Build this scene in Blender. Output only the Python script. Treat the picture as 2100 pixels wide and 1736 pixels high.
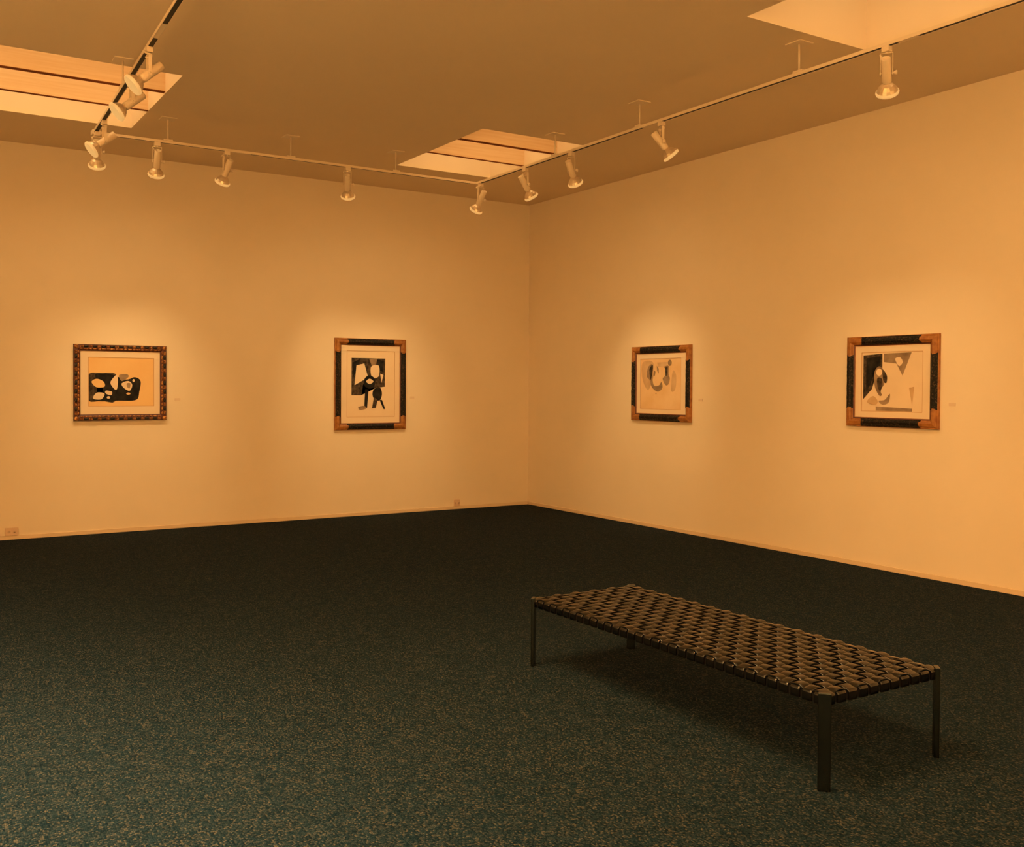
import bpy, bmesh, math, random
from mathutils import Vector, Matrix, Euler
random.seed(7)
for o in list(bpy.data.objects): bpy.data.objects.remove(o, do_unlink=True)
scn = bpy.context.scene; COL = scn.collection; PI = math.pi

# ------------------------------------------------------------ camera, world, exposure
cam_d = bpy.data.cameras.new('camera'); cam = bpy.data.objects.new('camera', cam_d); COL.objects.link(cam)
cam.location = (-7.0647, -10.6213, 1.5)
cam.rotation_euler = (math.radians(88.9747), math.radians(-0.3368), math.radians(-31.9468))
cam_d.sensor_fit = 'HORIZONTAL'; cam_d.sensor_width = 36.0
cam_d.lens = 2032.556 * 36.0 / 2100.0
cam_d.shift_x = (1050 - 1024.14) / 2100.0
cam_d.shift_y = (830.59 - 868) / 2100.0
cam_d.clip_start = 0.05
scn.camera = cam
scn.view_settings.view_transform = 'Standard'; scn.view_settings.look = 'None'
scn.view_settings.gamma = 1; scn.view_settings.use_curve_mapping = False
scn.view_settings.exposure = 0.0
WARM = (1.0, 0.725, 0.34)
world = bpy.data.worlds.new('world'); scn.world = world; world.use_nodes = True
world.node_tree.nodes['Background'].inputs[0].default_value = (*WARM, 1)
world.node_tree.nodes['Background'].inputs[1].default_value = 0.3

H = 3.8344            # ceiling height
HT = 3.6156           # underside of the lighting tracks
ROOM = (-9.0, -14.0)  # far ends of the room behind the camera
SKY_W = 32.0          # watts per square metre of skylight glazing
SPOT_W = 27.0
SPILL_W = 60.0
# skylights: x0, x1, y0, y1
SKY = [(-6.95, -5.1267, -2.9763, -1.1721), (-2.4464, -1.298, -2.9061, -1.1499), (-2.4464, -1.298, -7.90, -6.1244),
       (-6.95, -5.1267, -7.90, -6.1244), (-6.95, -5.1267, -12.6, -10.8), (-2.4464, -1.298, -12.6, -10.8)]  # this row is added, unseen behind the viewer, for more light
WELL = 0.85
for (x0, x1, y0, y1) in SKY:      # daylight coming down each skylight well
    l = bpy.data.lights.new('daylight', 'AREA'); l.shape = 'RECTANGLE'
    l.size = x1 - x0 - 0.02; l.size_y = y1 - y0 - 0.02; l.color = WARM if y1 > -3 or x1 > -2 and y1 > -7 else (1.0, .62, .24)
    l.energy = SKY_W * (x1 - x0) * (y1 - y0) / 4 * (.8, .78, .5, 11.0, 8.0, 2.5)[SKY.index((x0, x1, y0, y1))]   # boosted in the added openings behind the viewer to light the carpet
    lo = bpy.data.objects.new('daylight', l); COL.objects.link(lo)
    lo.location = ((x0 + x1) / 2, (y0 + y1) / 2, H + WELL - 0.02)

# ------------------------------------------------------------ materials
def principled(name, col, rough=0.6, metal=0.0, spec=0.5):
    m = bpy.data.materials.new(name); m.use_nodes = True
    b = m.node_tree.nodes['Principled BSDF']
    b.inputs['Base Color'].default_value = (*col, 1); b.inputs['Roughness'].default_value = rough
    b.inputs['Metallic'].default_value = metal; b.inputs['Specular IOR Level'].default_value = spec
    return m
def nodes(m): return m.node_tree.nodes, m.node_tree.links, m.node_tree.nodes['Principled BSDF']
def add_noise_color(m, c1, c2, scale, stretch=(1, 1, 1), detail=4, lo=0.35, hi=0.65, bump=0.0, bump_dist=0.002):
    N, L, b = nodes(m)
    tc = N.new('ShaderNodeTexCoord'); mp = N.new('ShaderNodeMapping'); mp.inputs['Scale'].default_value = stretch
    nz = N.new('ShaderNodeTexNoise'); nz.inputs['Scale'].default_value = scale; nz.inputs['Detail'].default_value = detail
    cr = N.new('ShaderNodeValToRGB'); cr.color_ramp.elements[0].position = lo; cr.color_ramp.elements[1].position = hi
    cr.color_ramp.elements[0].color = (*c1, 1); cr.color_ramp.elements[1].color = (*c2, 1)
    L.new(tc.outputs['Object'], mp.inputs[0]); L.new(mp.outputs[0], nz.inputs['Vector'])
    L.new(nz.outputs['Fac'], cr.inputs[0]); L.new(cr.outputs[0], b.inputs['Base Color'])
    if bump:
        bp = N.new('ShaderNodeBump'); bp.inputs['Strength'].default_value = bump; bp.inputs['Distance'].default_value = bump_dist
        L.new(nz.outputs['Fac'], bp.inputs['Height']); L.new(bp.outputs[0], b.inputs['Normal'])
    return m
def emission_mix(m, col, strength):
    N, L, b = nodes(m)
    b.inputs['Emission Color'].default_value = (*col, 1); b.inputs['Emission Strength'].default_value = strength
    return m

M = {}
M['wall'] = add_noise_color(principled('wall_paint', (.8, .6, .4), 0.75, spec=0.25), (.84, .68, .49), (.86, .695, .505), 2.2)
M['ceiling'] = add_noise_color(principled('ceiling_paint', (.8, .6, .4), 0.8, spec=0.2), (.85, .675, .47), (.87, .69, .48), 1.5)
M['well'] = principled('skylight_plaster', (.86, .68, .49), 0.8, spec=0.2)
M['base'] = principled('baseboard_paint', (.77, .57, .37), 0.45)
M['white_metal'] = principled('white_enamel', (.80, .63, .44), 0.35)
M['slot'] = principled('track_slot_black', (.012, .008, .006), 0.6)
M['dark'] = principled('dark_recess', (.03, .02, .015), 0.6)
M['outlet'] = principled('outlet_plastic', (.74, .50, .33), 0.4)
M['label'] = principled('label_card', (.77, .575, .40), 0.7)
M['mat'] = principled('mat_board', (.83, .63, .43), 0.85, spec=0.1)
M['bevel'] = principled('mat_bevel', (.62, .34, .16), 0.8, spec=0.1)
M['joist'] = add_noise_color(principled('pine_joist', (.80, .56, .34), 0.7, spec=0.2), (.76, .51, .29), (.83, .60, .38), 6, (0.35, 3, 9), 6, .3, .7)
M['joist_shade_strip'] = add_noise_color(principled('joist_shade_tone', (.16, .05, .02), 0.8, spec=0.1), (.24, .07, .022), (.34, .10, .032), 8, (1, 4, 4))  # shade of the joist undersides put into the colour
M['gold'] = add_noise_color(principled('gold_leaf_wood', (.55, .24, .06), 0.42, spec=0.4), (.27, .088, .016), (.43, .165, .034), 22, (1, 1, 1), 5, .35, .65, .25)
M['dark_wood'] = principled('dark_red_wood', (.10, .022, .008), 0.5)
M['carved'] = add_noise_color(principled('black_carved_gesso', (.03, .022, .015), 0.5, spec=.2), (.007, .006, .005), (.13, .075, .04), 75, (1, 1, 1), 6, .52, .78, 0.9, .004)
M['gilt'] = add_noise_color(principled('gilt_ornament', (.5, .2, .05), 0.32, metal=.55, spec=0.5), (.16, .04, .008), (.66, .30, .08), 55, (1, 1, 1), 4, .35, .65, .4)
M['bead'] = principled('black_bead', (.014, .010, .008), 0.3)
M['steel'] = principled('brushed_dark_steel', (.058, .070, .072), 0.25, metal=1.0)
M['rail'] = principled('black_rail', (.006, .006, .007), 0.6, spec=.1)
M['reflector'] = emission_mix(principled('silvered_glass', (.70, .55, .38), 0.28, metal=0.6), (.78, .40, .12), .04)
M['lit'] = emission_mix(principled('lit_lamp_face', (.05, .04, .03), 0.4, spec=.2), (.76, .40, .118), 1.0)
M['rim'] = emission_mix(principled('lit_lamp_rim', (.3, .25, .18), 0.3), (.78, .40, .115), 0.8)
M['glazing'] = principled('skylight_glazing', (.85, .85, .8), 0.5)

def leather():
    m = principled('black_leather', (.0045, .0042, .004), 0.17, spec=0.6)
    N, L, b = nodes(m)
    tc = N.new('ShaderNodeTexCoord'); nz = N.new('ShaderNodeTexNoise'); nz.inputs['Scale'].default_value = 160; nz.inputs['Detail'].default_value = 3
    bp = N.new('ShaderNodeBump'); bp.inputs['Strength'].default_value = .15; bp.inputs['Distance'].default_value = .001
    L.new(tc.outputs['Object'], nz.inputs['Vector']); L.new(nz.outputs['Fac'], bp.inputs['Height']); L.new(bp.outputs[0], b.inputs['Normal'])
    return m
M['leather'] = leather()

def carpet():
    m = principled('looped_carpet', (.03, .04, .06), 0.95, spec=0.05)
    N, L, b = nodes(m)
    tc = N.new('ShaderNodeTexCoord')
    mp = N.new('ShaderNodeMapping'); mp.inputs['Scale'].default_value = (155, 118, 1); mp.inputs['Rotation'].default_value = (0, 0, math.radians(3))
    vo = N.new('ShaderNodeTexVoronoi'); vo.voronoi_dimensions = '2D'; vo.inputs['Scale'].default_value = 1.0; vo.inputs['Randomness'].default_value = .62
    L.new(tc.outputs['Object'], mp.inputs[0]); L.new(mp.outputs[0], vo.inputs['Vector'])
    sep = N.new('ShaderNodeSeparateColor'); L.new(vo.outputs['Color'], sep.inputs[0])
    cr = N.new('ShaderNodeValToRGB'); e = cr.color_ramp.elements
    cols = [(0, (.0030, .0115, .020)), (.3, (.0062, .0170, .027)), (.6, (.0125, .0240, .034)), (.85, (.028, .035, .041)), (1, (.062, .060, .055))]
    e[0].position = 0; e[0].color = (*cols[0][1], 1); e[1].position = 1; e[1].color = (*cols[-1][1], 1)
    for p, c in cols[1:-1]:
        k = e.new(p); k.color = (*c, 1)
    L.new(sep.outputs[0], cr.inputs[0])
    # yarn clumps a hand wide
    n2 = N.new('ShaderNodeTexNoise'); n2.inputs['Scale'].default_value = 14; n2.inputs['Detail'].default_value = 4
    L.new(tc.outputs['Object'], n2.inputs['Vector'])
    mr = N.new('ShaderNodeMapRange'); mr.inputs[1].default_value = .3; mr.inputs[2].default_value = .7; mr.inputs[3].default_value = .85; mr.inputs[4].default_value = 1.15
    L.new(n2.outputs['Fac'], mr.inputs[0])
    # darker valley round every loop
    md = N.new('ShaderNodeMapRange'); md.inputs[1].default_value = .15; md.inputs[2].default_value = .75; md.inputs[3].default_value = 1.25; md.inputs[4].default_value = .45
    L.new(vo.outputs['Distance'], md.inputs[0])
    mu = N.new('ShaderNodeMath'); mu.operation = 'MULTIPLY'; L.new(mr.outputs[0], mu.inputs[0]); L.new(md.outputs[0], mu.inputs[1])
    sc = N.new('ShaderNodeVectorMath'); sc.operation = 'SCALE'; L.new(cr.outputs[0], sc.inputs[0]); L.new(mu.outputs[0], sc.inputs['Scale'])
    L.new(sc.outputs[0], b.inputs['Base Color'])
    bp = N.new('ShaderNodeBump'); bp.inputs['Strength'].default_value = .6; bp.inputs['Distance'].default_value = .004; bp.invert = True
    L.new(vo.outputs['Distance'], bp.inputs['Height']); L.new(bp.outputs[0], b.inputs['Normal'])
    return m
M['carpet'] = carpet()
M['paper1'] = add_noise_color(principled('toned_paper', (.86, .52, .22), 0.9, spec=0.05), (.84, .50, .205), (.87, .55, .24), 3)
M['paper2'] = add_noise_color(principled('white_paper', (.83, .62, .41), 0.9, spec=0.05), (.81, .60, .395), (.84, .63, .42), 4)
M['paper3'] = add_noise_color(principled('tan_paper', (.83, .55, .29), 0.9, spec=0.05), (.78, .49, .24), (.85, .58, .33), 3.5)
M['ink'] = add_noise_color(principled('black_ink', (.012, .010, .010), 0.7, spec=0.15), (.008, .007, .008), (.035, .028, .022), 14, lo=.4, hi=.75)
M['wash_dark'] = add_noise_color(principled('dark_wash', (.05, .036, .026), 0.85, spec=0.05), (.030, .022, .018), (.14, .095, .06), 26, lo=.35, hi=.75)
M['wash_mid'] = add_noise_color(principled('mid_wash', (.30, .19, .11), 0.85, spec=0.05), (.20, .125, .075), (.42, .28, .17), 9, lo=.3, hi=.7)
M['wash_pale'] = add_noise_color(principled('pale_wash', (.6, .38, .2), 0.85, spec=0.05), (.55, .33, .165), (.70, .46, .26), 6, lo=.3, hi=.7)

# ------------------------------------------------------------ mesh helpers
def add_box(bm, x0, x1, y0, y1, z0, z1, mi=0, mat=None):
    vs = [bm.verts.new(v) for v in [(x0, y0, z0), (x1, y0, z0), (x1, y1, z0), (x0, y1, z0), (x0, y0, z1), (x1, y0, z1), (x1, y1, z1), (x0, y1, z1)]]
    if mat is not None:
        for v in vs: v.co = mat @ v.co
    fs = []
    for f in [(0, 3, 2, 1), (4, 5, 6, 7), (0, 1, 5, 4), (1, 2, 6, 5), (2, 3, 7, 6), (3, 0, 4, 7)]:
        fc = bm.faces.new([vs[i] for i in f]); fc.material_index = mi; fs.append(fc)
    return vs
def add_lathe(bm, prof, seg=24, mi=0, mat=None, smooth=True, mids=None):
    """prof: list of (r, z); revolved about z."""
    rings = []
    for r, z in prof:
        if r < 1e-6: rings.append([bm.verts.new((0, 0, z))])
        else: rings.append([bm.verts.new((r * math.cos(2 * PI * k / seg), r * math.sin(2 * PI * k / seg), z)) for k in range(seg)])
    if mat is not None:
        for R in rings:
            for v in R: v.co = mat @ v.co
    for i in range(len(rings) - 1):
        a, b = rings[i], rings[i + 1]
        for k in range(seg):
            k2 = (k + 1) % seg
            if len(a) == 1 and len(b) == 1: continue
            if len(a) == 1: f = bm.faces.new((a[0], b[k2], b[k]))
            elif len(b) == 1: f = bm.faces.new((a[k], a[k2], b[0]))
            else: f = bm.faces.new((a[k], a[k2], b[k2], b[k]))
            f.smooth = smooth; f.material_index = mids[i] if mids else mi
def add_tube(bm, pts, r, seg=8, mi=0, closed=False):
    pts = [Vector(p) for p in pts]; n = len(pts); rings = []
    for i, p in enumerate(pts):
        if closed: t = pts[(i + 1) % n] - pts[i - 1]
        else: t = pts[min(i + 1, n - 1)] - pts[max(i - 1, 0)]
        t.normalize(); up = Vector((0, 0, 1)) if abs(t.z) < .9 else Vector((1, 0, 0))
        a = t.cross(up).normalized(); b = t.cross(a)
        rings.append([bm.verts.new(p + r * (a * math.cos(2 * PI * k / seg) + b * math.sin(2 * PI * k / seg))) for k in range(seg)])
    for i in range(n if closed else n - 1):
        A, B = rings[i], rings[(i + 1) % n]
        for k in range(seg):
            f = bm.faces.new((A[k], A[(k + 1) % seg], B[(k + 1) % seg], B[k])); f.smooth = True; f.material_index = mi
    if not closed:
        bm.faces.new(rings[0][::-1]).material_index = mi; bm.faces.new(rings[-1]).material_index = mi
def obj(name, bm, mats, parent=None, loc=None, bevel=0.0, seg=2):
    bmesh.ops.recalc_face_normals(bm, faces=bm.faces[:])
    me = bpy.data.meshes.new(name); bm.to_mesh(me); bm.free()
    for m in (mats if isinstance(mats, (list, tuple)) else [mats]): me.materials.append(m)
    o = bpy.data.objects.new(name, me); COL.objects.link(o)
    if parent: o.parent = parent
    if loc is not None: o.location = loc
    if bevel:
        b = o.modifiers.new('bevel', 'BEVEL'); b.width = bevel; b.segments = seg; b.limit_method = 'ANGLE'
    return o
def tag(o, label, cat, group=None):
    o['label'] = label; o['category'] = cat
    if group: o['group'] = group
    return o
def thing(name, label, cat, loc=(0, 0, 0), group=None):
    o = bpy.data.objects.new(name, None); COL.objects.link(o); o.location = loc; o.empty_display_size = .05
    return tag(o, label, cat, group)
def struct(name, bm, mats, label=None, **k):
    o = obj(name, bm, mats, **k); o['kind'] = 'structure'
    if label: o['label'] = label; 
    return o
def dup(o, parent=None):
    c = o.copy(); COL.objects.link(c)
    if parent is not None: c.parent = parent
    for ch in o.children: dup(ch, c)
    return c

# ------------------------------------------------------------ the room
RX, RY = ROOM
T = 0.15
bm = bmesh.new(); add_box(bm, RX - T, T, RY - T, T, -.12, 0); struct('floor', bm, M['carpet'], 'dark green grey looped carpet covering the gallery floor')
def grid_slab(xs, ys, holes, z0, z1):
    bm = bmesh.new(); xs = sorted(set(xs)); ys = sorted(set(ys))
    for i in range(len(xs) - 1):
        for j in range(len(ys) - 1):
            cx, cy = (xs[i] + xs[i + 1]) / 2, (ys[j] + ys[j + 1]) / 2
            if any(h[0] < cx < h[1] and h[2] < cy < h[3] for h in holes): continue
            add_box(bm, xs[i], xs[i + 1], ys[j], ys[j + 1], z0, z1)
    bmesh.ops.remove_doubles(bm, verts=bm.verts[:], dist=1e-5)
    # drop the inner faces shared by two neighbouring boxes
    seen = {}
    for f in bm.faces:
        k = tuple(sorted(v.index for v in f.verts)); seen.setdefault(k, []).append(f)
    bmesh.ops.delete(bm, geom=[f for l in seen.values() if len(l) > 1 for f in l], context='FACES')
    return bm
xs = [RX - T, T] + [v for s in SKY for v in s[:2]]; ys = [RY - T, T] + [v for s in SKY for v in s[2:]]
bm = bmesh.new(); bm.free()
bm = grid_slab(xs, ys, SKY, H, H + .04)
struct('ceiling', bm, M['ceiling'], 'plain painted ceiling with skylight openings')
bm = bmesh.new(); add_box(bm, RX - T, T, 0, T, 0, H); struct('wall_left', bm, M['wall'], 'cream wall on the left with the ornate gilt frame')
bm = bmesh.new(); add_box(bm, 0, T, RY - T, 0, 0, H); struct('wall_right', bm, M['wall'], 'cream wall on the right behind the woven bench')
bm = bmesh.new(); add_box(bm, RX - T, RX, RY - T, 0, 0, H); struct('wall_far_left', bm, M['wall'])
bm = bmesh.new(); add_box(bm, RX, 0, RY - T, RY, 0, H); struct('wall_back', bm, M['wall'])
BH = .040
def baseboard(name, x0, x1, y0, y1):
    bm = bmesh.new(); add_box(bm, x0, x1, y0, y1, 0, BH); struct(name, bm, M['base'], bevel=.003)
baseboard('baseboard_left', RX + .012, -.012, -.012, 0)
baseboard('baseboard_right', -.012, 0, RY + .012, 0)
baseboard('baseboard_far_left', RX, RX + .012, RY, 0)
baseboard('baseboard_back', RX + .012, -.012, RY, RY + .012)
for n, (x0, x1, y0, y1) in enumerate(SKY):
    bm = bmesh.new(); t = .03; zb = H + .04; zt = H + WELL
    add_box(bm, x0 - t, x0, y0 - t, y1 + t, zb, zt); add_box(bm, x1, x1 + t, y0 - t, y1 + t, zb, zt)
    add_box(bm, x0, x1, y0 - t, y0, zb, zt); add_box(bm, x0, x1, y1, y1 + t, zb, zt)
    w = struct('window_%d' % (n + 1), bm, M['well'], ['skylight well in the ceiling at upper left behind the track', 'skylight well in the ceiling near the room corner',
               'skylight well at upper right above the right track'][n] if n < 3 else None)
    bm = bmesh.new(); add_box(bm, x0 - t, x1 + t, y0 - t, y1 + t, zt, zt + .02)
    obj('glazing', bm, M['glazing'], w)
    yy = (-2.44, -1.845) if n < 2 else ((y1 + y0) / 2 - .3, (y1 + y0) / 2 + .3)
    if n == 2: yy = ((y0 + .45),)
    for k, y in enumerate(yy):
        bm = bmesh.new(); zb2 = H + (.014 if k == 0 else .002); th = .058 if k == 0 else .04
        add_box(bm, x0, x1, y, y + th, zb2 + .004, zb2 + .30)
        j = obj('joist', bm, M['joist'], w)
        bm = bmesh.new(); add_box(bm, x0, x1, y + .001, y + th - .001, zb2, zb2 + .004)  # thin dark strip painted in where the underside lies in shade
        obj('joist_shade_strip', bm, M['joist_shade_strip'], j)

# ------------------------------------------------------------ lighting tracks
def track(name, label, p0, p1, stems, couplers, group, elbow_at_end=False):
    """p0, p1: plan ends of the rail; stems: distances along it; couplers: (from, to) distances."""
    a = Vector((p0[0], p0[1], 0)); b = Vector((p1[0], p1[1], 0)); Ln = (b - a).length
    root = thing(name, label, 'lighting track', (a.x, a.y, HT), group)
    root.rotation_euler.z = math.atan2(b.y - a.y, b.x - a.x)
    w, h, lip, wall = .036, .022, .004, .003
    bm = bmesh.new()     # a channel open at the bottom
    add_box(bm, 0, Ln, -w / 2, w / 2, h - wall, h)
    add_box(bm, 0, Ln, -w / 2, -w / 2 + wall, 0, h - wall); add_box(bm, 0, Ln, w / 2 - wall, w / 2, 0, h - wall)
    obj('channel', bm, M['white_metal'], root)
    bm = bmesh.new(); add_box(bm, .002, Ln - .002, -w / 2 + wall, w / 2 - wall, .003, .012)
    obj('slot', bm, M['slot'], root)
    for s0, s1 in couplers:
        bm = bmesh.new(); add_box(bm, s0, s1, -w / 2 + wall, w / 2 - wall, .0002, .003)
        obj('coupler', bm, M['white_metal'], root, bevel=.001)
    for s in stems:
        bm = bmesh.new(); add_tube(bm, [(s, 0, h + .012), (s, 0, H - HT - .006)], .006, 10)
        st = obj('stem', bm, M['white_metal'], root)
        bm = bmesh.new(); add_box(bm, s - .065, s + .065, -.065, .065, H - HT - .008, H - HT)
        obj('ceiling_plate', bm, M['white_metal'], st, bevel=.002)
        bm = bmesh.new(); add_box(bm, s - .04, s + .04, -.02, .02, h, h + .014)
        obj('clip', bm, M['white_metal'], st, bevel=.003)
    return root
TG = 'white lighting tracks under the ceiling'
CR = (-1.775, -1.672); CL = (-5.525, -1.685)
track('lighting_track', 'white track rail running along the left wall, hung on thin stems', (CL[0] + .02, CL[1]), (CR[0] - .075, CR[1]), [.58, 1.70, 2.79], [(1.13, 1.32)], TG)
RK = (-1.797, -4.44); RE = (-1.775, -13.4)
# the right-hand run is two lengths joined by a coupler
track('lighting_track', 'white track rail on the right from the corner to the joint, beside the corner skylight', (CR[0], CR[1] - .075), RK, [1.355, 2.565], [(2.605, 2.69)], TG)
track('lighting_track', 'white track rail on the right nearest the viewer, passing under the upper right skylight', RK, RE, [1.53, 4.2], [(0, .10), (2.30, 2.44)], TG)
FE = (-5.928, -11.6)
track('lighting_track', 'white track rail at upper left running towards the viewer under the skylight', (CL[0] - .002, CL[1] - .03), FE, [1.40, 4.6], [(2.63, 2.90)], TG)
bm = bmesh.new()
add_box(bm, -.03, .045, -.03, .03, -.012, .026); add_box(bm, -.03, .03, -.06, -.03, -.012, .026)
e = obj('track_connector', bm, M['white_metal'], None, (CL[0], CL[1], HT), bevel=.004)
track('lighting_track', 'added white track rail, unseen behind the viewer, carrying fill spotlights', (-8.4, -11.9), (-2.0, -11.9), [.5, 3.0, 5.5], [], TG)  # rear rail added to carry the unseen fill spotlights
bm = bmesh.new(); add_box(bm, -.075, .018, -.018, .018, 0, .022); add_box(bm, -.018, .018, -.075, -.018, 0, .022)
e2 = obj('track_connector', bm, M['white_metal'], None, (CR[0], CR[1], HT), bevel=.002)
tag(e2, 'white elbow connector where the left wall track meets the right track', 'connector', 'white track connectors')
tag(e, 'white corner connector joining the left wall track and the track towards the viewer', 'connector', 'white track connectors')

# ------------------------------------------------------------ spotlights
PIV = .165
def make_spot():
    root = thing('track_spotlight', '', 'spotlight')
    bm = bmesh.new(); add_box(bm, -.026, .026, -.019, .019, -.034, 0)
    obj('adapter', bm, M['white_metal'], root, bevel=.003)
    bm = bmesh.new()
    add_box(bm, -.038, .038, -.010, .010, -.045, -.041)
    for s in (-1, 1):
        x = s * .036; add_box(bm, x - .002, x + .002, -.010, .010, -PIV - .012, -.041)
    add_lathe(bm, [(0, -.034), (.008, -.034), (.008, -.042), (0, -.042)], 12)
    obj('yoke', bm, M['white_metal'], root)
    bm = bmesh.new(); pts = []
    for k in range(25):
        t = k / 24; a = t * 2.2 * PI
        pts.append((-.012 - .030 * math.sin(a / 2.2) * (1 - .2 * t) - .0, .012 + .022 * math.sin(a), -.030 - .042 * t + .004 * math.sin(a * 2)))
    add_tube(bm, pts, .0042, 8)
    obj('cord', bm, M['white_metal'], root)
    bm = bmesh.new()
    add_lathe(bm, [(0, .045), (.0225, .045), (.0225, .098), (.0255, .102), (.0285, .098), (.0285, -.052), (.0265, -.060), (.012, -.062), (0, -.062)], 28, mids=[1, 0, 0, 0, 0, 0, 0, 0])
    body = obj('body', bm, [M['white_metal'], M['dark']], root, (0, 0, -PIV))
    bm = bmesh.new(); R = Matrix.Translation((.0285, 0, 0)) @ Matrix.Rotation(PI / 2, 4, 'Y')
    add_lathe(bm, [(0, 0), (.006, 0), (.006, .013), (.008, .015), (.016, .030), (.012, .034), (0, .034)], 16, mat=R)
    obj('knob', bm, M['white_metal'], body)
    bm = bmesh.new()
    R = Matrix.Translation((-.0285, 0, 0)) @ Matrix.Rotation(-PI / 2, 4, 'Y')
    add_lathe(bm, [(0, 0), (.006, 0), (.006, .011), (0, .012)], 12, mat=R)
    obj('pivot_cap', bm, M['white_metal'], body)
    bm = bmesh.new()   # faceted reflector neck, rim and slightly domed lit face
    add_lathe(bm, [(.018, -.058), (.024, -.066), (.040, -.078), (.056, -.098), (.064, -.116)], 16, smooth=False)
    add_lathe(bm, [(.064, -.116), (.0695, -.120), (.071, -.128), (.068, -.136), (.064, -.139)], 32, mi=1)
    add_lathe(bm, [(.064, -.139), (.045, -.143), (.022, -.145), (0, -.1455)], 32, mi=2)
    obj('bulb', bm, [M['reflector'], M['rim'], M['lit']], body)
    return root
spots = [  # plan position on its track, aim point, power, label
    ((-5.632, -4.152), (-9, -4.1, .5), .8, 'white spotlight on the upper left track, topmost in the picture, lit face turned left'),
    ((-5.590, -3.444), (-9, -3.5, .6), .8, 'white spotlight on the upper left track in front of the skylight, below the topmost one'),
    ((-5.541, -2.184), (-9, -2.35, .6), .8, 'white spotlight at the end of the upper left track, tilted left with its back raised'),
    ((-5.525, -1.765), (-5.22, 0, 1.15), .68, 'white spotlight at the left track corner, hanging behind the left-tilted one'),
    ((-5.017, -1.684), (-4.85, 0, 1.15), .64, 'white spotlight pointing down on the left wall track next to the first stem'),
    ((-4.406, -1.683), (-4.85, 0, 1.15), .64, 'white spotlight on the left wall track, leaning left, third along from the corner connector'),
    ((-3.233, -1.680), (-2.38, 0, 1.15), 1.35, 'white spotlight alone in the middle of the left wall track'),
    ((-1.770, -1.740), (-2.02, 0, 1.2), .9, 'white spotlight under the corner where the two tracks meet, leaning left'),
    ((-1.783, -2.602), (0, -2.38, 1.15), .85, 'white spotlight below the corner skylight leaning right, second from the meeting of the tracks'),
    ((-1.789, -3.363), (0, -2.45, 1.15), .95, 'white spotlight on the right track just past the corner skylight'),
    ((-1.797, -4.584), (0, -5.28, 1.2), .55, 'white spotlight leaning right beside the joint of the right track'),
    ((-1.791, -6.658), (0, -5.5, 1.2), .8, 'large white spotlight at upper right, pointing away towards the rightmost picture'),
]
# added out of view along the rails and rear track to brighten the room
for y in (-8.4, -10.2, -12.0): spots.append(((-1.795 + (y + 4.44) * -.00246, y), (0, y + .3, 1.2), .12, 'added white fill spotlight, unseen, on the right track beyond the top of the picture'))
for y in (-6.2, -7.9, -9.6, -11.3): spots.append(((-5.525 + (y + 1.7) * .0407, y), (-9, y - .2, 1.6), 3.2, 'added white fill spotlight, unseen, on the upper left track beyond the top of the picture'))
for x in (-7.6, -5.2, -2.9): spots.append(((x, -11.9), (x, -14, 1.6), 2.2, 'added white fill spotlight, unseen, on the rear track behind the viewer'))
proto = make_spot()
SG = 'white spotlights on the ceiling tracks'
for i, ((x, y), aim, pw, lab) in enumerate(spots):
    o = proto if i == 0 else dup(proto)
    tag(o, lab, 'spotlight', SG); o.location = (x, y, HT)
    d = Vector(aim) - Vector((x, y, HT - PIV)); d.normalize()
    az = math.atan2(-d.x, d.y); tilt = math.acos(max(-1, min(1, -d.z)))
    for c in o.children:
        if c.name.startswith('yoke') or c.name.startswith('cord'): c.rotation_euler = (0, 0, az)
        if c.name.startswith('body'): c.rotation_euler = Euler((tilt, 0, az), 'XYZ')
        if c.name.startswith('adapter'): c.rotation_euler = (0, 0, 0 if (abs(y + 1.69) < .06 and x < -2) or y == -11.9 else PI / 2)
    l = bpy.data.lights.new('beam', 'SPOT'); l.energy = SPOT_W * pw * (2.1 if i < 12 else 2.2); l.color = WARM
    l.spot_size = math.radians(50 if i < 12 else 66); l.spot_blend = 1.0; l.shadow_soft_size = 0.0
    lo = bpy.data.objects.new('beam', l); COL.objects.link(lo)
    lo.location = Vector((x, y, HT - PIV)) + d * .152
    lo.rotation_euler = d.to_track_quat('-Z', 'Y').to_euler()
    l2 = bpy.data.lights.new('spill', 'SPOT'); l2.energy = SPILL_W * pw * (.14 if i < 12 else 3.4); l2.color = WARM      # the wide skirt of the flood lamp; strong ambient fill on the added ones
    l2.spot_size = math.radians(125 if i < 12 else 160); l2.spot_blend = 1.0; l2.shadow_soft_size = 0.0
    lo2 = bpy.data.objects.new('spill', l2); COL.objects.link(lo2); lo2.location = lo.location; lo2.rotation_euler = lo.rotation_euler

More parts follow.
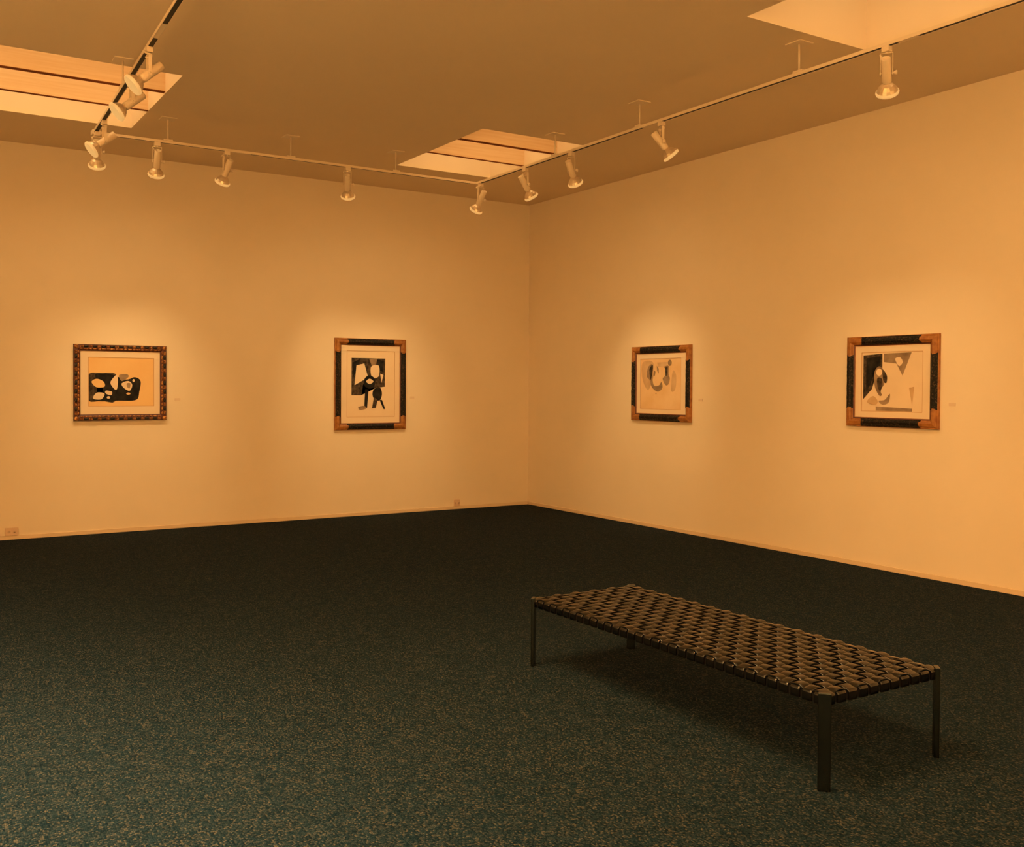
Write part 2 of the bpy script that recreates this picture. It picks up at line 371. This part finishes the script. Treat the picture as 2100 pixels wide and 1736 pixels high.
# ------------------------------------------------------------ framed pictures
def rect_sweep(bm, w, h, prof, mi=0, smooth=False, segs=None):
    """mitred frame: prof is a list of (inset from the outer edge, height off the wall); local x right, z up, -y out of the wall."""
    rings = []
    for d, t in prof:
        rings.append([bm.verts.new(p) for p in ((d, -t, d), (w - d, -t, d), (w - d, -t, h - d), (d, -t, h - d))])
    for i in range(len(rings)):
        A, B = rings[i], rings[(i + 1) % len(rings)]
        for k in range(4):
            f = bm.faces.new((A[k], A[(k + 1) % 4], B[(k + 1) % 4], B[k])); f.material_index = mi; f.smooth = smooth
def blob(pts, n=6):
    """closed Catmull-Rom loop through the points."""
    out = []; N = len(pts)
    for i in range(N):
        p0, p1, p2, p3 = (Vector(pts[(i + k) % N]) for k in (-1, 0, 1, 2))
        for s in range(n):
            t = s / n
            out.append(.5 * ((2 * p1) + (p2 - p0) * t + (2 * p0 - 5 * p1 + 4 * p2 - p3) * t * t + (3 * p1 - p0 - 3 * p2 + p3) * t ** 3))
    return [tuple(v) for v in out]
def art_shape(bm, loop, w, h, y, mi):
    vs = [bm.verts.new((u * w, y, (1 - v) * h)) for u, v in loop]
    f = bm.faces.new(vs); f.material_index = mi
    bmesh.ops.triangulate(bm, faces=[f])
def picture(label, origin, rot, w, h, fw, window, paper, shapes, ornate, group):
    """origin: lower left outer corner on the wall; window: u0,u1,v0,v1 fractions of the outer size, v from the top."""
    root = thing('framed_picture', label, 'picture', origin, group); root.rotation_euler.z = rot
    g = .002
    if ornate:
        bm = bmesh.new()
        rect_sweep(bm, w, h, [(0, g), (0, .030), (.006, .040), (.036, .040), (.044, .034), (fw - .004, .026), (fw, .022), (fw, g)])
        fr = obj('frame', bm, M['dark_wood'], root)
        bm = bmesh.new(); gb = bmesh.new()
        def place(bmx, cx, cz, rx, rz, ry, yo=.040):
            add_lathe(bmx, [(0, 1), (.55, .84), (.9, .45), (1, 0)], 12, mat=Matrix.Translation((cx, -yo, cz)) @ Matrix.Rotation(PI / 2, 4, 'X') @ Matrix.Diagonal((rx, rz, ry, 1)))
        nx, nz = 9, 7
        for side in (0, 1):
            zc = (h - .020) if side else .020
            for k in range(nx):
                cx = fw * .5 + (w - fw) * (k + 1) / (nx + 1)
                place(bm, cx, zc, .025, .014, .012)
                place(gb, cx, (h - .043) if side else .043, .024, .009, .008, .034)
            for k in range(nx + 1):
                cx = fw * .5 + (w - fw) * (k + .5) / (nx + 1)
                for dx in (-.012, 0, .012): place(gb, cx + dx, zc, .0055, .013, .009)
                place(gb, cx, (h - .043) if side else .043, .016, .010, .010, .034)
            xc = (w - .020) if side else .020
            for k in range(nz):
                cz = fw * .5 + (h - fw) * (k + 1) / (nz + 1)
                place(bm, xc, cz, .014, .025, .012)
                place(gb, (w - .043) if side else .043, cz, .009, .024, .008, .034)
            for k in range(nz + 1):
                cz = fw * .5 + (h - fw) * (k + .5) / (nz + 1)
                for dz in (-.012, 0, .012): place(gb, xc, cz + dz, .013, .0055, .009)
                place(gb, (w - .043) if side else .043, cz, .010, .016, .010, .034)
        for cx in (.022, w - .022):
            for cz in (.022, h - .022): place(gb, cx, cz, .022, .022, .010)
        obj('bead_row', bm, M['bead'], fr); obj('gilt_leafwork', gb, M['gilt'], fr)
    else:
        prof = [(0, g), (0, .026), (.004, .030), (.014, .030), (.022, .041), (.044, .046), (.056, .038), (.060, .030), (fw - .012, .026), (fw, .018), (fw, g)]
        bm = bmesh.new(); rect_sweep(bm, w, h, prof)
        fr = obj('frame', bm, M['gold'], root)
        c = .150
        def seg(a, b, axis, side):       # a carved black length lying over the moulding between two corners
            bm = bmesh.new(); o = .0022
            n = 26; rows = []
            cs = [(.005, .0285), (.0135, .032), (.022, .0435), (.044, .0485), (.0565, .0405), (.0605, .0325), (fw - .010, .0285)]
            for k in range(n + 1):
                s = a + (b - a) * k / n; row = []
                for q, (d, t) in enumerate(cs):
                    e = s
                    tip = .016 * math.sin(PI * q / (len(cs) - 1)) ** 2     # scooped ends
                    if k == 0: e = s + tip
                    if k == n: e = s - tip
                    dd = d if side == 0 else (h if axis == 'x' else w) - d
                    tt = t + random.uniform(-.0012, .0022)
                    row.append(bm.verts.new((e, -tt, dd) if axis == 'x' else (dd, -tt, e)))
                rows.append(row)
            for k in range(n):
                for q in range(len(cs) - 1):
                    bm.faces.new((rows[k][q], rows[k + 1][q], rows[k + 1][q + 1], rows[k][q + 1]))
            ob = obj('carved_panel', bm, M['carved'], fr)
            sm = ob.modifiers.new('thickness', 'SOLIDIFY'); sm.thickness = .004; sm.offset = 0
        for side in (0, 1):
            seg(c, w - c, 'x', side); seg(c, h - c, 'z', side)
        bm = bmesh.new(); rect_sweep(bm, w, h, [(fw - .011, .0262), (fw - .002, .0195), (fw - .002, .020), (fw - .011, .0268)])
        obj('inner_lip', bm, M['dark_wood'], fr)
    u0, u1, v0, v1 = window
    wx0, wx1, wz0, wz1 = u0 * w, u1 * w, (1 - v1) * h, (1 - v0) * h
    bm = bmesh.new(); i = fw - .004; yb, yf = -.008, -.014
    for (a, b, c2, d2) in ((i, wx0, i, h - i), (wx1, w - i, i, h - i), (wx0, wx1, i, wz0), (wx0, wx1, wz1, h - i)): add_box(bm, a, b, yf, yb, c2, d2)
    mt = obj('mat', bm, M['mat'], root)
    bm = bmesh.new(); e = .0045
    for (a, b, c2, d2) in ((wx0, wx0 + e, wz0, wz1), (wx1 - e, wx1, wz0, wz1), (wx0 + e, wx1 - e, wz0, wz0 + e), (wx0 + e, wx1 - e, wz1 - e, wz1)): add_box(bm, a, b, -.0125, -.0078, c2, d2)
    obj('bevel_edge', bm, M['bevel'], mt)
    bm = bmesh.new(); aw, ah = wx1 - wx0, wz1 - wz0
    add_box(bm, 0, aw, .004, .008, 0, ah, 0)
    mats = [M[paper], M['ink'], M['wash_dark'], M['wash_mid'], M['wash_pale'], M['paper2'], M['paper1']]
    for k, (mi, loop) in enumerate(shapes): art_shape(bm, loop, aw, ah, .0036 - .00025 * k, mi)
    me_o = obj('artwork', bm, mats, root, (wx0, -.014, wz0))
    return root
def poly(*p): return list(p)
INK, WD, WM, WP, PW, PT = 1, 2, 3, 4, 5, 6
def circ(cx, cy, rx, ry, n=20, a0=0): return [(cx + rx * math.cos(2 * PI * k / n + a0), cy + ry * math.sin(2 * PI * k / n + a0)) for k in range(n)]
art1 = [(WD, blob([(.01, .34), (.2, .325), (.4, .33), (.42, .5), (.4, .9), (.2, .885), (.01, .89), (.02, .6)], 4)),
        (INK, blob([(.1, .36), (.32, .34), (.56, .45), (.7, .40), (.79, .48), (.77, .70), (.72, .87), (.45, .885), (.12, .88), (.22, .66)])),
        (PT, blob([(.05, .50), (.13, .44), (.23, .50), (.24, .60), (.12, .61)])), (PW, blob([(.07, .82), (.13, .72), (.24, .74), (.20, .85), (.11, .86)])),
        (PW, blob([(.33, .52), (.37, .42), (.43, .36), (.44, .54), (.42, .66), (.37, .62)])), (PW, blob([(.26, .68), (.35, .70), (.34, .77), (.26, .74)])),
        (WM, blob([(.46, .36), (.58, .34), (.60, .40), (.50, .48)])), (PW, blob([(.50, .53), (.60, .48), (.66, .56), (.62, .68), (.53, .62)])), (WM, blob([(.58, .53), (.63, .53), (.62, .63), (.58, .60)])),
        (PW, circ(.30, .82, .026, .026)), (PT, circ(.60, .74, .032, .022)), (PW, circ(.68, .47, .018, .03))]
art2 = [(WD, poly((.10, .11), (.80, .11), (.79, .54), (.60, .56), (.34, .50), (.30, .67), (.10, .67))), (INK, poly((.13, .40), (.12, .18), (.28, .12), (.22, .30))),
        (WM, poly((.46, .12), (.64, .11), (.60, .20), (.52, .23))), (INK, poly((.62, .13), (.77, .14), (.76, .32), (.66, .28))),
        (PW, poly((.20, .22), (.36, .19), (.44, .40), (.16, .52))), (PW, blob([(.50, .24), (.66, .22), (.66, .38), (.52, .40)])),
        (INK, circ(.47, .47, .12, .10, 28)), (PW, blob([(.40, .46), (.47, .42), (.55, .46), (.47, .50)])), (PW, poly((.69, .34), (.76, .36), (.72, .48))),
        (INK, poly((.38, .58), (.45, .58), (.42, .86), (.36, .86))), (WM, blob([(.24, .85), (.36, .83), (.40, .87), (.28, .89)])),
        (INK, blob([(.56, .58), (.68, .55), (.73, .64), (.69, .74), (.58, .74), (.53, .66)])), (WD, poly((.56, .70), (.64, .74), (.60, .86), (.52, .87))), (INK, poly((.68, .74), (.73, .74), (.80, .88), (.76, .88)))]
art3 = [(WP, blob([(.05, .08), (.30, .06), (.34, .30), (.20, .62), (.05, .40)])), (WP, poly((.42, .08), (.70, .07), (.66, .16), (.44, .17))), (WP, blob([(.80, .25), (.88, .34), (.86, .60), (.76, .62)])),
        (WM, blob([(.16, .34), (.20, .16), (.31, .12), (.30, .34), (.34, .52), (.46, .53), (.53, .46), (.55, .58), (.44, .65), (.30, .57), (.23, .42)])),
        (WD, blob([(.23, .20), (.31, .12), (.31, .26), (.26, .42), (.24, .34)])), (WM, poly((.34, .22), (.38, .26), (.36, .34), (.33, .34))), (WM, poly((.41, .14), (.46, .20), (.46, .30), (.42, .24))),
        (WM, blob([(.56, .40), (.62, .33), (.62, .20), (.58, .17), (.70, .15), (.68, .30), (.73, .38), (.70, .50), (.63, .52)])), (WD, poly((.62, .18), (.68, .17), (.67, .34), (.63, .34))), (WM, circ(.73, .09, .045, .06)), (WM, circ(.40, .69, .012, .012))]
art4 = [(WD, poly((.03, .05), (.35, .03), (.35, .30), (.20, .40), (.18, .62), (.03, .80))), (INK, poly((.08, .10), (.32, .07), (.32, .22), (.17, .36), (.15, .54), (.08, .68))),
        (WM, poly((.37, .03), (.82, .02), (.68, .40), (.58, .20), (.37, .17))), (PW, blob([(.56, .12), (.64, .10), (.68, .18), (.62, .24)])),
        (WM, blob([(.22, .34), (.30, .24), (.38, .34), (.38, .62), (.32, .74), (.23, .58)])), (WD, blob([(.27, .44), (.35, .46), (.35, .66), (.28, .60)])), (PW, circ(.30, .34, .05, .06)),
        (WD, blob([(.36, .30), (.43, .40), (.42, .52), (.37, .48)])), (PW, blob([(.33, .66), (.40, .54), (.45, .66), (.40, .76)])), (WM, blob([(.30, .82), (.40, .80), (.48, .70), (.46, .84), (.36, .88)])),
        (WP, blob([(.10, .84), (.20, .74), (.28, .82), (.24, .89)])), (WM, poly((.25, .915), (.84, .94), (.84, .985), (.25, .985))), (WP, poly((.79, .60), (.87, .58), (.84, .90)))]
PG = 'framed works on paper on the gallery walls'
picture('wide picture in a beaded gilt and black frame, dark shapes on toned paper', (-5.4429, 0, 1.1427), 0, .8981, .7650, .064, (.154, .866, .165, .812), 'paper1', art1, True, PG)
picture('tall picture in a black and gold frame on the left wall, circle and dark figures', (-2.6706, 0, .9996), 0, .9025, 1.0584, .080, (.166, .844, .134, .861), 'paper2', art2, False, PG)
picture('picture nearest the corner on the right wall, pale grey shapes on tan paper', (0, -2.091, 1.1503), -PI / 2, .9446, .8022, .080, (.145, .835, .165, .845), 'paper3', art3, False, PG)
picture('rightmost picture in a black and gold frame, large dark block and grey triangle', (0, -4.9724, 1.1894), -PI / 2, .8722, .7567, .080, (.160, .830, .175, .830), 'paper2', art4, False, PG)

# small caption cards beside the pictures
LG = 'caption cards beside the pictures'
for (x, y, z, rot, lab) in ((-4.425, 0, 1.355, 0, 'small caption card right of the beaded gilt frame'), (-1.673, 0, 1.373, 0, 'small caption card right of the tall picture'),
                            (0, -3.159, 1.385, -PI / 2, 'small caption card right of the pale tan picture'), (0, -5.948, 1.389, -PI / 2, 'small caption card right of the rightmost picture')):
    bm = bmesh.new(); add_box(bm, -.028, .028, -.004, 0, -.013, .013)
    o = obj('caption_card', bm, M['label'], None, (x, y, z)); o.rotation_euler.z = rot
    tag(o, lab, 'caption card', LG)

# wall outlets above the skirting
def outlet(label, x, z, w, h, horiz):
    root = thing('wall_outlet', label, 'outlet', (x, -.0125, z), 'wall outlets above the baseboard')
    bm = bmesh.new(); add_box(bm, -w / 2, w / 2, -.006, .0115, -h / 2, h / 2)
    obj('plate', bm, M['outlet'], root, bevel=.002)
    for s in (-1, 1):
        cx, cz = (s * .024, 0) if horiz else (0, s * .02)
        bm = bmesh.new(); add_lathe(bm, [(0, .0085), (.013, .0085), (.0135, .0055), (.0135, 0)], 18, mat=Matrix.Translation((cx, 0, cz)) @ Matrix.Rotation(PI / 2, 4, 'X'))
        sk = obj('socket', bm, M['outlet'], root)
        bm = bmesh.new()
        for q in (-1, 1):
            if horiz: add_box(bm, cx - .003, cx + .005, -.0092, -.0083, cz + q * .005 - .0012, cz + q * .005 + .0012)
            else: add_box(bm, cx + q * .005 - .0012, cx + q * .005 + .0012, -.0092, -.0083, cz - .003, cz + .005)
        obj('socket_slots', bm, M['dark'], sk)
outlet('small outlet above the baseboard under the tall picture, near the corner', -1.056, .0785, .078, .075, True)
outlet('horizontal outlet above the baseboard at the far left edge', -6.0, .0785, .115, .074, True)

# ------------------------------------------------------------ woven bench
BX, BY, BL, BW, BHT = -3.7437, -7.1736, 1.9625, .6948, .3685
bench = thing('woven_bench', 'low black bench with woven leather strap seat and flat steel legs', 'bench', (BX, BY, 0))
hx, hy = BW / 2, BL / 2
rt = .036
for (x0, x1, y0, y1) in ((-hx + .006, -hx + .036, -hy + .006, hy - .006), (hx - .036, hx - .006, -hy + .006, hy - .006),
                         (-hx + .036, hx - .036, -hy + .006, -hy + .036), (-hx + .036, hx - .036, hy - .036, hy - .006)):
    bm = bmesh.new(); add_box(bm, x0, x1, y0, y1, BHT - .046, BHT - .012)
    obj('rail', bm, M['rail'], bench, bevel=.004)
for sx in (-1, 1):
    for sy in (-1, 1):
        mat = Matrix.Translation((sx * (hx - .008), sy * (hy - .008), 0)) @ Matrix.Rotation(math.atan2(sy, sx), 4, 'Z')
        bm = bmesh.new(); add_box(bm, -.010, .010, -.0235, .0235, 0, BHT + .001, mat=mat)
        obj('leg', bm, M['steel'], bench, bevel=.003)
def strap(axis, pos, width, n, phase, wrap=True):
    """axis 'y': runs the length of the bench; n crossings; phase 0/1: which crossing it goes over."""
    half = hy if axis == 'y' else hx
    A = .0074; r = .009; path = []          # (s along, z, tangent angle)
    drop = .040
    zt = BHT - .006
    steps = n * 10
    path.append((-half, zt - drop, PI / 2)); path.append((-half, zt - r, PI / 2))
    for k in range(1, 4):
        a = PI / 2 * k / 4; path.append((-half + r * (1 - math.cos(a)), zt - r + r * math.sin(a), PI / 2 - a))
    for k in range(steps + 1):
        t = k / steps; s = -half + r + (2 * half - 2 * r) * t
        ph = ((s + half) / (2 * half)) * n - .5
        amp = A * min(1, min(t, 1 - t) * n * 1.5)
        z = zt + amp * math.tanh(1.25 * math.cos(PI * (ph + phase))) / math.tanh(1.25)
        path.append((s, z, 0))
    for k in range(1, 4):
        a = PI / 2 * k / 4; path.append((half - r * (1 - math.sin(a)), zt - r + r * math.cos(a), -a))
    path.append((half, zt - r, -PI / 2)); path.append((half, zt - drop, -PI / 2))
    bm = bmesh.new(); rows = []
    CS = [(-.5, -.0052), (-.5, .0002), (-.46, .0012), (-.30, .0017), (0, .0019), (.30, .0017), (.46, .0012), (.5, .0002), (.5, -.0052)]
    for i, (s, z, a) in enumerate(path):
        p = path[max(i - 1, 0)]; q = path[min(i + 1, len(path) - 1)]
        tx, tz = q[0] - p[0], q[1] - p[1]; L = math.hypot(tx, tz); nx, nz = -tz / L, tx / L
        row = []
        for c, o in CS:
            ss, zz, cc = s + nx * o, z + nz * o, pos + c * width
            row.append(bm.verts.new((cc, ss, zz) if axis == 'y' else (ss, cc, zz)))
        rows.append(row)
    for i in range(len(rows) - 1):
        for k in range(len(CS)):
            k2 = (k + 1) % len(CS)
            f = bm.faces.new((rows[i][k], rows[i + 1][k], rows[i + 1][k2], rows[i][k2])); f.smooth = k not in (0, 7, 8)
    bm.faces.new(rows[0]); bm.faces.new(rows[-1][::-1])
    return obj('strap', bm, M['leather'], bench)
NL, NS = 11, 34
pl, ps = BW / NL, BL / NS
for i in range(NL): strap('y', -hx + pl * (i + .5), pl - .014, NS, i % 2)
for j in range(NS): strap('x', -hy + ps * (j + .5), ps - .013, NL, (j + 1) % 2)
